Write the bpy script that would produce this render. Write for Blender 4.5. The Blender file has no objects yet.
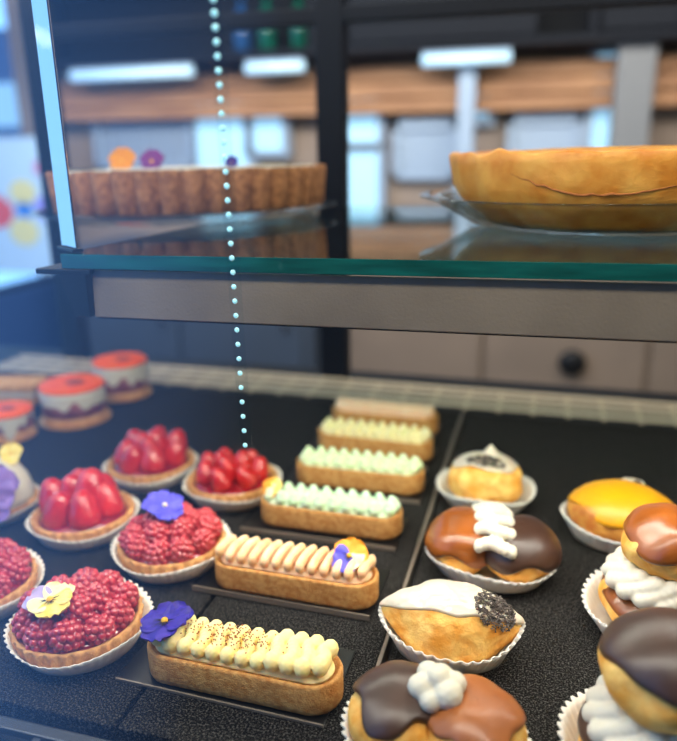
import bpy, bmesh, math, random
from mathutils import Vector, Matrix, Euler, noise
random.seed(7)
sc = bpy.context.scene
col = sc.collection
PI = math.pi
R = math.radians

# ------------------------------------------------------------------ camera
F, CX, CY, H = 720.0, 338.5, 370.5, 0.34
YAW, ROLL = R(16), R(.75)
PITCH = math.atan((CY - 148) / F)
dv = Vector((-math.sin(YAW) * math.cos(PITCH), math.cos(YAW) * math.cos(PITCH), -math.sin(PITCH)))
r0 = Vector((math.cos(YAW), math.sin(YAW), 0))
u0 = r0.cross(dv)
rv = r0 * math.cos(ROLL) - u0 * math.sin(ROLL)
uv = rv.cross(dv)
EYE = Vector((0, 0, H))
cam = bpy.data.cameras.new('camera')
co = bpy.data.objects.new('camera', cam)
col.objects.link(co)
m = Matrix((rv, uv, -dv)).transposed().to_4x4()
m.translation = EYE
co.matrix_world = m
cam.sensor_fit = 'HORIZONTAL'
cam.sensor_width = 36
cam.lens = F / 677 * 36
cam.clip_start = .01
cam.dof.use_dof = True
cam.dof.focus_distance = .475
cam.dof.aperture_fstop = 3.6
sc.camera = co


def ray(px, py):
    return dv + rv * ((px - CX) / F) - uv * ((py - CY) / F)


def at(px, py, z=0):
    v = ray(px, py)
    return EYE + v * ((z - H) / v.z)


def aty(px, py, Y):
    v = ray(px, py)
    return EYE + v * (Y / v.y)


# ------------------------------------------------------------------ materials
def lin(c):
    o = []
    for x in c:
        x = x / 255
        o.append(x / 12.92 if x <= .04045 else ((x + .055) / 1.055) ** 2.4)
    return (*o, 1)


def mat(name, c, rough=.5, metal=0, c2=None, scale=60, bump=0, bscale=None, spec=.5, coat=0, sss=0, sssr=(.004, .002, .001),
        detail=4, emit=0, trans=0, lo=.35, hi=.65, stretch=None, btype='noise', coat_rough=.08):
    M = bpy.data.materials.new(name)
    M.use_nodes = True
    nt = M.node_tree
    N, L = nt.nodes, nt.links
    b = N['Principled BSDF']
    b.inputs['Base Color'].default_value = lin(c)
    b.inputs['Roughness'].default_value = rough
    b.inputs['Metallic'].default_value = metal
    b.inputs['Specular IOR Level'].default_value = spec
    b.inputs['Coat Weight'].default_value = coat
    b.inputs['Coat Roughness'].default_value = coat_rough
    if trans:
        b.inputs['Transmission Weight'].default_value = trans
    if sss:
        b.inputs['Subsurface Weight'].default_value = sss
        b.inputs['Subsurface Radius'].default_value = sssr
        b.inputs['Subsurface Scale'].default_value = 1
    if emit:
        b.inputs['Emission Color'].default_value = lin(c)
        b.inputs['Emission Strength'].default_value = emit
    tc = N.new('ShaderNodeTexCoord')
    vec = tc.outputs['Object']
    if stretch:
        mp = N.new('ShaderNodeMapping')
        mp.inputs['Scale'].default_value = stretch
        L.new(vec, mp.inputs['Vector'])
        vec = mp.outputs['Vector']
    if c2:
        n = N.new('ShaderNodeTexNoise')
        n.inputs['Scale'].default_value = scale
        n.inputs['Detail'].default_value = detail
        L.new(vec, n.inputs['Vector'])
        r = N.new('ShaderNodeValToRGB')
        r.color_ramp.elements[0].position = lo
        r.color_ramp.elements[1].position = hi
        r.color_ramp.elements[0].color = lin(c)
        r.color_ramp.elements[1].color = lin(c2)
        L.new(n.outputs['Fac'], r.inputs['Fac'])
        L.new(r.outputs['Color'], b.inputs['Base Color'])
        if emit:
            L.new(r.outputs['Color'], b.inputs['Emission Color'])
    if bump:
        if btype == 'voronoi':
            n = N.new('ShaderNodeTexVoronoi')
            out = n.outputs['Distance']
        else:
            n = N.new('ShaderNodeTexNoise')
            n.inputs['Detail'].default_value = 5
            out = n.outputs['Fac']
        n.inputs['Scale'].default_value = bscale or scale
        L.new(vec, n.inputs['Vector'])
        bp = N.new('ShaderNodeBump')
        bp.inputs['Strength'].default_value = bump
        bp.inputs['Distance'].default_value = .002
        L.new(out, bp.inputs['Height'])
        L.new(bp.outputs['Normal'], b.inputs['Normal'])
    return M


def glass_mat(name, tint, ior=1.5, gloss_rough=0.0):
    M = bpy.data.materials.new(name)
    M.use_nodes = True
    nt = M.node_tree
    N, L = nt.nodes, nt.links
    for n in list(N):
        N.remove(n)
    o = N.new('ShaderNodeOutputMaterial')
    mx = N.new('ShaderNodeMixShader')
    # Schlick reflectance of a thin sheet, the same from either side
    lw_ = N.new('ShaderNodeLayerWeight')
    lw_.inputs['Blend'].default_value = .5
    pw = N.new('ShaderNodeMath')
    pw.operation = 'POWER'
    pw.inputs[1].default_value = 5
    fr = N.new('ShaderNodeMath')
    fr.operation = 'MULTIPLY_ADD'
    f0 = ((ior - 1) / (ior + 1)) ** 2
    fr.inputs[1].default_value = 1 - f0
    fr.inputs[2].default_value = f0
    L.new(lw_.outputs['Facing'], pw.inputs[0])
    L.new(pw.outputs[0], fr.inputs[0])
    t = N.new('ShaderNodeBsdfTransparent')
    t.inputs['Color'].default_value = lin(tint)
    g = N.new('ShaderNodeBsdfGlossy')
    g.inputs['Roughness'].default_value = gloss_rough
    L.new(fr.outputs[0], mx.inputs[0])
    L.new(t.outputs[0], mx.inputs[1])
    L.new(g.outputs[0], mx.inputs[2])
    L.new(mx.outputs[0], o.inputs['Surface'])
    return M


M = {}
M['crust'] = mat('crust', (196, 134, 72), .65, c2=(222, 168, 98), scale=180, bump=.5, bscale=700, sss=.1)
M['shell'] = mat('eclair_shell', (188, 122, 54), .7, c2=(218, 162, 90), scale=220, bump=.7, bscale=900)
M['choux'] = mat('choux', (228, 154, 50), .6, c2=(244, 196, 106), scale=75, bump=.8, bscale=160, sss=.1)
M['choux_dark'] = mat('choux_dark', (184, 104, 32), .55, c2=(220, 160, 70), scale=80, bump=.6, bscale=200)
M['paper'] = mat('paper', (232, 226, 214), .85, sss=.25, sssr=(.004, .004, .004))
M['raspberry'] = mat('raspberry', (172, 28, 38), .25, c2=(204, 62, 66), scale=50, sss=.3, sssr=(.006, .001, .001), coat=1)
M['strawberry'] = mat('strawberry', (176, 12, 14), .22, c2=(208, 40, 30), scale=70, bump=.35, bscale=380, btype='voronoi', sss=.25, sssr=(.006, .001, .001), coat=.6)
M['jelly'] = mat('jelly', (140, 10, 22), .12, coat=1)
M['caramel_satin'] = mat('caramel_satin', (146, 80, 34), .4, c2=(168, 98, 48), scale=40, coat=.2, bump=.12, bscale=90, coat_rough=.25)
M['caramel'] = mat('caramel', (116, 58, 14), .3, c2=(146, 78, 24), scale=40, coat=.15, bump=.2, bscale=90, coat_rough=.15)
M['chocolate'] = mat('chocolate', (54, 32, 22), .4, c2=(68, 42, 30), scale=40, coat=.15, coat_rough=.3, bump=.06, bscale=120)
M['white_cream'] = mat('white_cream', (212, 204, 184), .5, sss=.4, sssr=(.005, .004, .003))
M['icing'] = mat('icing', (212, 196, 172), .3, sss=.3, coat=.3)
M['yellow_cream'] = mat('yellow_cream', (255, 230, 160), .5, sss=.4, sssr=(.005, .004, .002))
M['mint_cream'] = mat('mint_cream', (208, 234, 194), .5, sss=.4, sssr=(.004, .005, .003))
M['lime_cream'] = mat('lime_cream', (220, 236, 188), .5, sss=.4, sssr=(.004, .005, .003))
M['pale_cream'] = mat('pale_cream', (244, 230, 170), .5, sss=.4, sssr=(.005, .004, .002))
M['tan_cream'] = mat('tan_cream', (234, 190, 140), .5, c2=(240, 206, 166), scale=90, sss=.4, sssr=(.005, .003, .002))
M['peach_cream'] = mat('peach_cream', (240, 194, 150), .5, c2=(246, 208, 168), scale=60, sss=.3, sssr=(.005, .003, .002))
M['lemon'] = mat('lemon_glaze', (226, 154, 2), .42, c2=(232, 160, 8), scale=40, coat=.1, coat_rough=.4, bump=.1, bscale=150)
M['orange'] = mat('orange_glaze', (255, 104, 0), .5, c2=(252, 80, 0), scale=45, spec=.25)
M['mousse'] = mat('purple_mousse', (124, 58, 62), .6, c2=(166, 96, 96), scale=60)
M['sponge'] = mat('sponge', (190, 130, 70), .8, c2=(222, 170, 104), scale=120, bump=.5, bscale=300)
M['gold'] = mat('gold_card', (206, 156, 84), .4, metal=.4)
M['black_card'] = mat('black_card', (9, 9, 10), .35)
M['card_edge'] = mat('card_edge', (128, 116, 104), .4, metal=.3)
M['slate'] = mat('slate', (9, 8, 8), .7, c2=(96, 92, 88), scale=800, bump=.6, bscale=600, detail=2, spec=.05, lo=.5, hi=.72)
M['steel'] = mat('steel', (170, 165, 158), .28, metal=1, bump=.03, bscale=40, stretch=(1, 30, 30))
M['grille_steel'] = mat('grille_steel', (70, 74, 80), .45, metal=.8)
M['fascia'] = mat('fascia_steel', (110, 97, 82), .5, metal=.3, c2=(126, 112, 95), scale=14, bump=.15, bscale=500)
M['mirror_steel'] = mat('polished_steel', (225, 228, 232), .06, metal=1)
M['navy'] = mat('navy_frame', (6, 11, 21), .6, spec=.15)
M['black'] = mat('black_metal', (10, 12, 15), .5, spec=.25)
M['beige_grille'] = mat('beige_grille', (206, 188, 160), .5, metal=.2)
M['dark'] = mat('dark_gap', (22, 26, 32), .6)
M['violet'] = mat('violet_petal', (36, 14, 122), .6, c2=(52, 26, 152), scale=200, sss=.15)
M['blue_violet'] = mat('blue_petal', (74, 66, 190), .6, c2=(92, 84, 206), scale=200, sss=.15)
M['pale_lilac'] = mat('lilac_petal', (176, 160, 206), .6, sss=.2)
M['lilac'] = mat('mauve_petal', (140, 110, 180), .6, sss=.2)
M['yellow_petal'] = mat('yellow_petal', (244, 206, 70), .6, c2=(250, 226, 130), scale=150, sss=.2)
M['cream_petal'] = mat('cream_petal', (246, 234, 170), .6, sss=.2)
M['orange_petal'] = mat('orange_petal', (240, 150, 20), .6, sss=.2)
M['magenta'] = mat('magenta_petal', (120, 50, 130), .6, sss=.2)
M['eye'] = mat('flower_eye', (240, 180, 40), .6)
M['dark_eye'] = mat('dark_eye', (30, 14, 40), .6)
M['sprinkle'] = mat('chocolate_sprinkle', (46, 36, 32), .45, c2=(110, 98, 90), scale=260)
M['cinnamon'] = mat('cinnamon', (150, 82, 40), .8)
M['pie_crust'] = mat('flan_crust', (206, 126, 34), .55, c2=(232, 166, 72), scale=45, bump=.4, bscale=140, sss=.1)
M['seam'] = mat('seam', (150, 84, 24), .7)
M['flan'] = mat('flan', (238, 170, 30), .35, c2=(214, 128, 24), scale=40)
M['brown_crust'] = mat('brown_crust', (132, 84, 46), .8, c2=(172, 118, 72), scale=160, bump=.9, bscale=420)
M['dish_glass'] = glass_mat('dish_glass', (246, 248, 246), 1.4, .02)
M['pane'] = glass_mat('front_pane', (244, 248, 250), 1.5)
M['shelf_glass'] = glass_mat('shelf_glass', (196, 214, 210), 1.5)
M['green_edge'] = mat('green_glass_edge', (4, 62, 56), .12, c2=(10, 84, 76), scale=20, stretch=(1, 8, 8), coat=.5)
M['led'] = mat('led_bead', (160, 218, 224), .3, emit=.8)  # glow stands in for the LED reflection in the front pane
M['strip'] = glass_mat('clear_strip', (248, 251, 252), 1.08)

# ------------------------------------------------------------------ mesh builder
_ico = {}


def ico_data(sub):
    if sub not in _ico:
        bm = bmesh.new()
        bmesh.ops.create_icosphere(bm, subdivisions=sub, radius=1)
        _ico[sub] = ([v.co.copy() for v in bm.verts], [[v.index for v in f.verts] for f in bm.faces])
        bm.free()
    return _ico[sub]


class MB:
    def __init__(s):
        s.v, s.f = [], []

    def add(s, vs, fs):
        b = len(s.v)
        s.v += [Vector(v) for v in vs]
        s.f += [[i + b for i in f] for f in fs]
        return s

    def box(s, x0, x1, y0, y1, z0, z1, T=None):
        vs = [Vector((x, y, z)) for x in (x0, x1) for y in (y0, y1) for z in (z0, z1)]
        if T:
            vs = [T @ v for v in vs]
        return s.add(vs, [(0, 1, 3, 2), (4, 6, 7, 5), (0, 4, 5, 1), (2, 3, 7, 6), (0, 2, 6, 4), (1, 5, 7, 3)])

    def ball(s, c, r, sub=2, rot=None, amp=0, freq=60, seed=0):
        vs, fs = ico_data(sub)
        c = Vector(c)
        r = Vector(r) if hasattr(r, '__len__') else Vector((r, r, r))
        out = []
        for v in vs:
            p = Vector((v.x * r.x, v.y * r.y, v.z * r.z))
            if amp:
                p += v * (amp * noise.noise((p + c) * freq + Vector((seed * 7.3, seed, 0))))
            if rot:
                p = rot @ p
            out.append(p + c)
        return s.add(out, fs)

    def tube(s, pts, rad, n=10, caps=True):
        rings = []
        pts = [Vector(p) for p in pts]
        for i, p in enumerate(pts):
            t = (pts[min(i + 1, len(pts) - 1)] - pts[max(i - 1, 0)]).normalized()
            a = t.orthogonal().normalized() if i == 0 else (pa - t * pa.dot(t)).normalized()
            pa = a
            b = t.cross(a)
            rr = rad(i / (len(pts) - 1)) if callable(rad) else rad
            rings.append([p + (a * math.cos(k * 2 * PI / n) + b * math.sin(k * 2 * PI / n)) * rr for k in range(n)])
        vs = [v for rg in rings for v in rg]
        fs = [(i * n + k, i * n + (k + 1) % n, (i + 1) * n + (k + 1) % n, (i + 1) * n + k) for i in range(len(rings) - 1) for k in range(n)]
        if caps:
            fs += [list(range(n))[::-1], [(len(rings) - 1) * n + k for k in range(n)]]
        return s.add(vs, fs)

    def sweep(s, outline, profile, cap0=True, cap1=True, fn=None, T=None):
        """outline: (x, y, nx, ny); profile: (offset along the normal, z)"""
        n = len(outline)
        vs = []
        for j, (o, z) in enumerate(profile):
            for k, (x, y, nx, ny) in enumerate(outline):
                p = Vector((x + nx * o, y + ny * o, z))
                if fn:
                    p = fn(p, j, k, Vector((nx, ny, 0)))
                if T:
                    p = T @ p
                vs.append(p)
        m_ = len(profile)
        fs = [(j * n + k, j * n + (k + 1) % n, (j + 1) * n + (k + 1) % n, (j + 1) * n + k) for j in range(m_ - 1) for k in range(n)]
        if cap0:
            fs.append(list(range(n))[::-1])
        if cap1:
            fs.append([(m_ - 1) * n + k for k in range(n)])
        return s.add(vs, fs)

    def build(s, name, mt, parent=None, smooth=True, bevel=0, remesh=0, sub=0, solid=0, loc=None, rot=None, seg=2):
        me = bpy.data.meshes.new(name)
        me.from_pydata([tuple(v) for v in s.v], [], s.f)
        me.update()
        if smooth:
            me.polygons.foreach_set('use_smooth', [True] * len(me.polygons))
        me.materials.append(mt if not isinstance(mt, str) else M[mt])
        o = bpy.data.objects.new(name, me)
        col.objects.link(o)
        if parent:
            o.parent = parent
        if loc:
            o.location = loc
        if rot:
            o.rotation_euler = rot
        if solid:
            q = o.modifiers.new('solid', 'SOLIDIFY')
            q.thickness = solid
            q.offset = 0
        if bevel:
            q = o.modifiers.new('bevel', 'BEVEL')
            q.width = bevel
            q.segments = seg
            q.limit_method = 'ANGLE'
            if smooth:
                q.harden_normals = True
        if remesh:
            q = o.modifiers.new('remesh', 'REMESH')
            q.mode = 'VOXEL'
            q.voxel_size = remesh
            q.use_smooth_shade = True
            q = o.modifiers.new('smooth', 'SMOOTH')
            q.iterations = 2
            q.factor = .5
        if sub:
            q = o.modifiers.new('sub', 'SUBSURF')
            q.levels = q.render_levels = sub
        return o


def thing(name, label, cat, loc=(0, 0, 0), rz=0, group=None):
    o = bpy.data.objects.new(name, None)
    o.empty_display_size = .02
    col.objects.link(o)
    o.location = loc
    o.rotation_euler = (0, 0, rz)
    return tag(o, label, cat, group)


def tag(o, label=None, cat=None, group=None, kind=None):
    if label:
        o['label'] = label
    if cat:
        o['category'] = cat
    if group:
        o['group'] = group
    if kind:
        o['kind'] = kind
    return o


def circle(n, r=1.0):
    return [(r * math.cos(t), r * math.sin(t), math.cos(t), math.sin(t)) for t in [k * 2 * PI / n for k in range(n)]]


def normals(pts):
    n = len(pts)
    out = []
    for k in range(n):
        a, b = pts[k - 1], pts[(k + 1) % n]
        tx, ty = b[0] - a[0], b[1] - a[1]
        l = math.hypot(tx, ty) or 1
        out.append((pts[k][0], pts[k][1], ty / l, -tx / l))
    return out


def stadium(L, W, n=96, sq=.6):
    """long biscuit outline with rounded ends"""
    r = W / 2
    pts = []
    per = 2 * (L - W) + 2 * PI * r
    for k in range(n):
        d = k / n * per
        if d < L - W:
            pts.append((-(L - W) / 2 + d, -r))
        elif d < L - W + PI * r:
            a = (d - (L - W)) / r - PI / 2
            pts.append(((L - W) / 2 + r * math.cos(a), r * math.sin(a)))
        elif d < 2 * (L - W) + PI * r:
            pts.append(((L - W) / 2 - (d - (L - W) - PI * r), r))
        else:
            a = (d - 2 * (L - W) - PI * r) / r + PI / 2
            pts.append((-(L - W) / 2 + r * math.cos(a), r * math.sin(a)))
    return normals(pts)


def lemon(L, W, n=96, p=1.35):
    pts = []
    for k in range(n):
        t = k * 2 * PI / n
        c, s_ = math.cos(t), math.sin(t)
        x = L / 2 * math.copysign(abs(c) ** .9, c)
        y = W / 2 * math.copysign(abs(s_) ** p, s_)
        pts.append((x, y))
    return normals(pts)


# ------------------------------------------------------------------ pastry parts
def paper_case(parent, outline_r, z_rim, base_off, pleats=44, amp=.0011, outline=None, wav=.0012, seed=0, ends=0):
    n = pleats * 4
    ol = outline(n) if outline else circle(n, outline_r)

    def fn(p, j, k, nn):
        f = [0, .35, .75, 1, 1, .75, .35, 0][j]
        p = p + nn * (amp * f * (1 if (k // 2) % 2 else -1))
        p.z += f * ends * (math.cos(2 * PI * k / n) ** 4)
        p.z += f * (wav * math.sin(k / n * 2 * PI * 3 + seed) + .0004 * (1 if (k // 2) % 2 else -1))
        return p
    b = MB()
    t = .0005
    pr = [(base_off, .0006), (base_off * .7, z_rim * .35), (base_off * .3, z_rim * .72), (0, z_rim)]
    pr2 = [(o - t, z + t * .6) for o, z in pr[::-1]]
    b.sweep(ol, pr + pr2, fn=fn)
    return b.build('paper_case', 'paper', parent)


def pansy(parent, loc, size, rot, cols, eye='eye', dark=True, name='pansy'):
    """five petals around a small eye; faces +Z in its own frame"""
    core = MB().ball((0, 0, size * .07), (size * .075, size * .075, size * .07), 2)
    c = core.build(name, eye, parent, loc=loc, rot=rot)
    spec = [(90 + 42, 1.0, .0), (90 - 42, 1.0, .06), (180 + 8, .82, .12), (-8, .82, .12), (270, 1.0, .18)]
    for i, (a, sz, lift) in enumerate(spec):
        b = MB()
        nu, nv = 9, 12
        top, bot = [], []
        for u in range(nu + 1):
            for v in range(nv + 1):
                s_ = u / nu
                w = (v / nv - .5) * 2
                Lp = size * .56 * sz
                wid = size * .31 * sz * math.sin(min(1, s_ * 1.1 + .1) * PI * .62) ** .8 * (1 if s_ < .8 else math.sqrt(max(0, 1 - ((s_ - .8) / .22) ** 2)))
                x = Lp * s_ + .0
                y = wid * w * 1.15
                z = size * (.05 * lift * 4 + .12 * s_ * s_ - .10 * s_ ** 3 + .035 * math.sin(w * 5 + i * 2) * s_ + .03 * w * w * s_)
                q = Matrix.Rotation(R(a), 3, 'Z') @ Vector((x, y, z))
                top.append(q + Vector((0, 0, .00025)))
                bot.append(q - Vector((0, 0, .00025)))
        w1 = nv + 1
        f1 = [(u * w1 + v, (u + 1) * w1 + v, (u + 1) * w1 + v + 1, u * w1 + v + 1) for u in range(nu) for v in range(nv)]
        b.add(top, f1)
        b.add(bot, [f[::-1] for f in f1])
        b.build('petal', cols[i], c)
    if dark:
        b = MB()
        for a in (-40, -20, 0, 20, 40, 172, 188, -8 + 360, 8):
            d = Vector((math.sin(R(a)), -math.cos(R(a)), 0)) if abs(a) < 60 else Vector((math.cos(R(a)), math.sin(R(a)), 0))
            b.tube([d * size * .08 + Vector((0, 0, size * .085)), d * size * .22 + Vector((0, 0, size * .105))], lambda t: size * .012 * (1 - t * .8), 6)
        b.build('whisker_marks', 'dark_eye', c)
    return c


def rasp_mesh():
    b = MB()
    b.ball((0, 0, .0), (.0088, .0088, .0102), 3)
    n = 40
    for i in range(n):
        z = 1 - 1.75 * (i + .5) / n
        t = i * 2.39996
        rr = math.sqrt(max(0, 1 - z * z))
        b.ball((rr * math.cos(t) * .0079, rr * math.sin(t) * .0079, z * .0095), .0027, 2)
    return b


_rasp = None


def raspberry(parent, loc, rot, sc_=1.0):
    global _rasp
    if _rasp is None:
        _rasp = rasp_mesh().build('raspberry', 'raspberry')
        o = _rasp
    else:
        o = _rasp.copy()
        col.objects.link(o)
    o.parent = parent
    o.location = loc
    o.rotation_euler = rot
    o.scale = (sc_,) * 3
    return o


_straw = None


def strawberry(parent, loc, rot, sc_=1.0, squash=1.0):
    global _straw
    if _straw is None:
        b = MB()
        prof = [(0, 1.0), (.32, .965), (.58, .84), (.80, .6), (.96, .3), (1.02, .03), (.98, -.12), (.8, -.22), (0.3, -.26)]
        n = 28
        ol = circle(n, 0)
        b.sweep(ol, [(max(.0002, a * .0142), z * .027) for a, z in prof], fn=lambda p, j, k, nn: p + nn * (.0007 * noise.noise(p * 140)))
        # prof runs tip -> base: flip
        for f in b.f:
            f.reverse()
        _straw = b.build('strawberry', 'strawberry')
        o = _straw
    else:
        o = _straw.copy()
        col.objects.link(o)
    o.parent = parent
    o.location = loc
    o.rotation_euler = rot
    o.scale = (sc_, sc_ * squash, sc_)
    return o


def tart_shell(parent, Rt=.046, Ht=.018, fl=30, mt='crust', name='tart_shell'):
    n = fl * 6

    def fn(p, j, k, nn):
        f = 1 if j < 5 else .25 if j < 6 else 0
        p = p + nn * (.0011 * f * math.cos(k / n * 2 * PI * fl))
        p += nn * (.0006 * noise.noise(p * 160))
        p.z += .0006 * noise.noise(p * 120 + Vector((3, 3, 3))) if j > 3 else 0
        return p
    b = MB()
    b.sweep(circle(n, Rt), [(-.0065, .0012), (-.0052, .002), (-.003, Ht * .4), (-.001, Ht * .85), (-.0006, Ht), (-.0016, Ht + .0008), (-.0036, Ht + .0004), (-.0048, Ht - .004), (-.02, Ht - .0045)], fn=fn)
    return b.build(name, mt, parent)


def fruit_tart(X, Y, label, kind, group, rz=0, hs=1.0, seed=1, off=(0, 0)):
    rnd = random.Random(seed)
    t = thing('raspberry_tart' if kind == 'rasp' else 'strawberry_tart', label, 'tart', (X, Y, .0008), rz, group)
    paper_case(t, .0505, .0165, -.010, pleats=48, seed=seed, wav=.0018, amp=.0007)
    sh = tart_shell(t)
    sh.location = (off[0], off[1], .0012)
    ox, oy = off
    b = MB()
    b.sweep(circle(60, .04), [(-.002, .013), (0, .0165), (-.004, .019), (-.02, .0215), (-.034, .022)])
    g = b.build('fruit_filling', 'jelly', t, loc=(ox, oy, 0))
    if kind == 'rasp':
        for k in range(10):
            a = k * 2 * PI / 10 + rnd.uniform(-.08, .08)
            raspberry(t, (ox + .0325 * math.cos(a), oy + .0325 * math.sin(a), .0235 + rnd.uniform(-.001, .0015)),
                      (-rnd.uniform(.3, .8) * math.sin(a), rnd.uniform(.3, .8) * math.cos(a), rnd.uniform(0, 6)), rnd.uniform(1.04, 1.15))
        for k in range(5):
            a = k * 2 * PI / 5 + rnd.uniform(-.15, .15) + .2
            raspberry(t, (ox + .0150 * math.cos(a), oy + .0150 * math.sin(a), .0300 + rnd.uniform(-.001, .0015)),
                      (-.4 * math.sin(a) + rnd.uniform(-.3, .3), .4 * math.cos(a), rnd.uniform(0, 6)), rnd.uniform(1.08, 1.2))
        raspberry(t, (ox, oy, .0330), (.3, .2, 1), 1.0)
    elif kind == 'straw':
        for k in range(7):
            a = k * 2 * PI / 7 + rnd.uniform(-.1, .1)
            strawberry(t, (ox + .027 * math.cos(a), oy + .027 * math.sin(a), .0225), (.35 * math.sin(a), -.35 * math.cos(a), rnd.uniform(0, 6)), rnd.uniform(.78, .9) * hs)
        for k in range(3):
            a = k * 2 * PI / 3 + .4
            strawberry(t, (ox + .011 * math.cos(a), oy + .011 * math.sin(a), .0265), (.25 * math.sin(a), -.25 * math.cos(a), rnd.uniform(0, 6)), rnd.uniform(.85, .95) * hs)
    elif kind == 'whole':
        for k in range(6):
            a = k * 2 * PI / 6 + rnd.uniform(-.1, .1)
            strawberry(t, (ox + .025 * math.cos(a), oy + .025 * math.sin(a), .022), (.22 * math.sin(a), -.22 * math.cos(a), rnd.uniform(0, 6)), rnd.uniform(.98, 1.14))
        for k in range(2):
            strawberry(t, (ox + (-.008 if k else .009), oy + .003 * k, .030), (rnd.uniform(-.15, .15), rnd.uniform(-.15, .15), 1), 1.15 - .25 * k)
    return t


# ---- eclair-like finger tartlets
def finger(X, Y, rz, label, shellc, cream, style, L=.136, W=.039, Ht=.022, name='finger_tartlet'):
    t = thing(name, label, 'tartlet', (X, Y, .0032), rz, 'finger tartlets lined up on black cards')
    n = 132

    def fn(p, j, k, nn):
        return p + nn * (.0004 * noise.noise(p * 300))
    b = MB()
    b.sweep(stadium(L, W, n), [(-.002, .0), (-.0006, .001), (0, .004), (0, Ht - .002), (-.0005, Ht - .0004), (-.0016, Ht), (-.003, Ht - .0004), (-.0035, Ht - .003), (-.012, Ht - .003)], fn=fn)
    b.build('pastry_shell', shellc, t)
    c = MB()
    z0 = Ht - .002
    rnd = random.Random(int(X * 9999 + Y * 777))
    c.sweep(stadium(L - .010, W - .010, 64), [(-.001, z0 - .001), (0, z0 + .001), (-.004, z0 + .004), (-.008, z0 + .005)])
    if style == 'ribs':
        nr = 12
        for i in range(nr):
            x = -L / 2 + .0115 + i * (L - .023) / (nr - 1)
            w = (W / 2 - .0082) * (1 if 0 < i < nr - 1 else .72)
            big = 1.12 if i > nr - 5 or i < 2 else 1
            for q in range(9):
                y = -w + 2 * w * q / 8
                zz = z0 + .0045 + .0045 * (1 - (y / (W / 2)) ** 2) * big + (.002 if i > nr - 5 else 0)
                r_ = .0053 * big * (1.12 if q in (0, 8) else .95)
                c.ball((x + .0016 * math.sin(q * .9), y, zz), (r_ * .84, r_, r_), 2)
    elif style == 'fine':
        nr = 13
        for i in range(nr):
            x = -L / 2 + .009 + i * (L - .018) / (nr - 1)
            w = (W / 2 - .0078) * (1 if 0 < i < nr - 1 else .7)
            for q in range(9):
                y = -w + 2 * w * q / 8
                zz = z0 + .004 + .006 * (1 - (y / (W / 2)) ** 2)
                c.ball((x + .003 * (q / 8 - .5), y, zz), (.0039, .0054, .0054), 2)
    elif style == 'dots':
        nr = 10
        for i in range(nr):
            x = -L / 2 + .011 + i * (L - .022) / (nr - 1)
            for sy in (-1, 0, 1):
                y = sy * (.0095 if 0 < i < nr - 1 else .006)
                c.ball((x + (.003 if sy == 0 else 0), y, z0 + .005 + (.0015 if sy == 0 else 0)), (.0066, .0063, .0062), 2)
                c.ball((x + (.003 if sy == 0 else 0), y, z0 + .0105 + (.0015 if sy == 0 else 0)), (.0038, .0038, .0032), 2)
    else:
        for i in range(16):
            x = -L / 2 + .012 + i * (L - .024) / 15
            c.ball((x, 0, z0 + .005), (.008, .0145, .0075 + .0006 * (i % 2)), 2)
    c.build('cream', cream, t, remesh=.0006 if style in ('ribs', 'fine') else .0009)
    return t


def card(X, Y, rz, label, L=.152, W=.066, lip=.0017):
    t = thing('cake_card', label, 'cake card', (X, Y, .0008), rz, 'black cards under the finger tartlets')
    b = MB()
    b.box(-L / 2, L / 2, -W / 2, W / 2, 0, .0014)
    b.build('board', 'black_card', t, smooth=False, bevel=.0004)
    b = MB()
    b.box(-L / 2, L / 2, -W / 2 - .0012, -W / 2, 0, lip)
    b.build('silver_edge', 'card_edge', t, smooth=False)
    return t


# ---- choux
def choux_ball(parent, c, r, mt='choux', amp=.003, name='choux_puff', seed=0, freq=55):
    b = MB()
    b.ball(c, r, 5, amp=amp, freq=freq, seed=seed)
    return b.build(name, mt, parent)


def cap(parent, c, r, mt, th0=1.35, wob=.25, lobes=5, name='glaze', seed=0, thick=.0012, amp=.0012, side=None):
    """dome of icing over a puff: polar cap with a wavy lower edge"""
    b = MB()
    n, mr = 96, 22
    c = Vector(c)
    r = Vector(r)
    vs = [c + Vector((0, 0, r.z))]

    def dirv(j, k, grow):
        ph = k * 2 * PI / n
        lim = th0 + wob * (.6 * math.sin(ph * lobes + seed) + .8 * noise.noise(Vector((math.cos(ph) * 1.7, math.sin(ph) * 1.7, seed * 3.1))))
        if side:
            lim += side[0] * math.cos(ph - side[1])
        th = lim * j / mr
        rim = 1 if j < mr - 1 else (.995 if j == mr - 1 else .955)
        rad = rim * grow
        d = Vector((math.sin(th) * math.cos(ph), math.sin(th) * math.sin(ph), math.cos(th)))
        p = Vector((d.x * r.x, d.y * r.y, d.z * r.z)) * rad
        p += d * (amp * noise.noise((p + c) * 50 + Vector((seed, 0, 0))))
        return c + p
    for j in range(1, mr + 1):
        for k in range(n):
            vs.append(dirv(j, k, 1))
    fs = [(0, 1 + k, 1 + (k + 1) % n) for k in range(n)]
    for j in range(mr - 1):
        for k in range(n):
            a = 1 + j * n + k
            a2 = 1 + j * n + (k + 1) % n
            fs.append((a, a + n, a2 + n, a2))
    b.add(vs, fs)
    return b.build(name, mt, parent, solid=thick)


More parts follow.
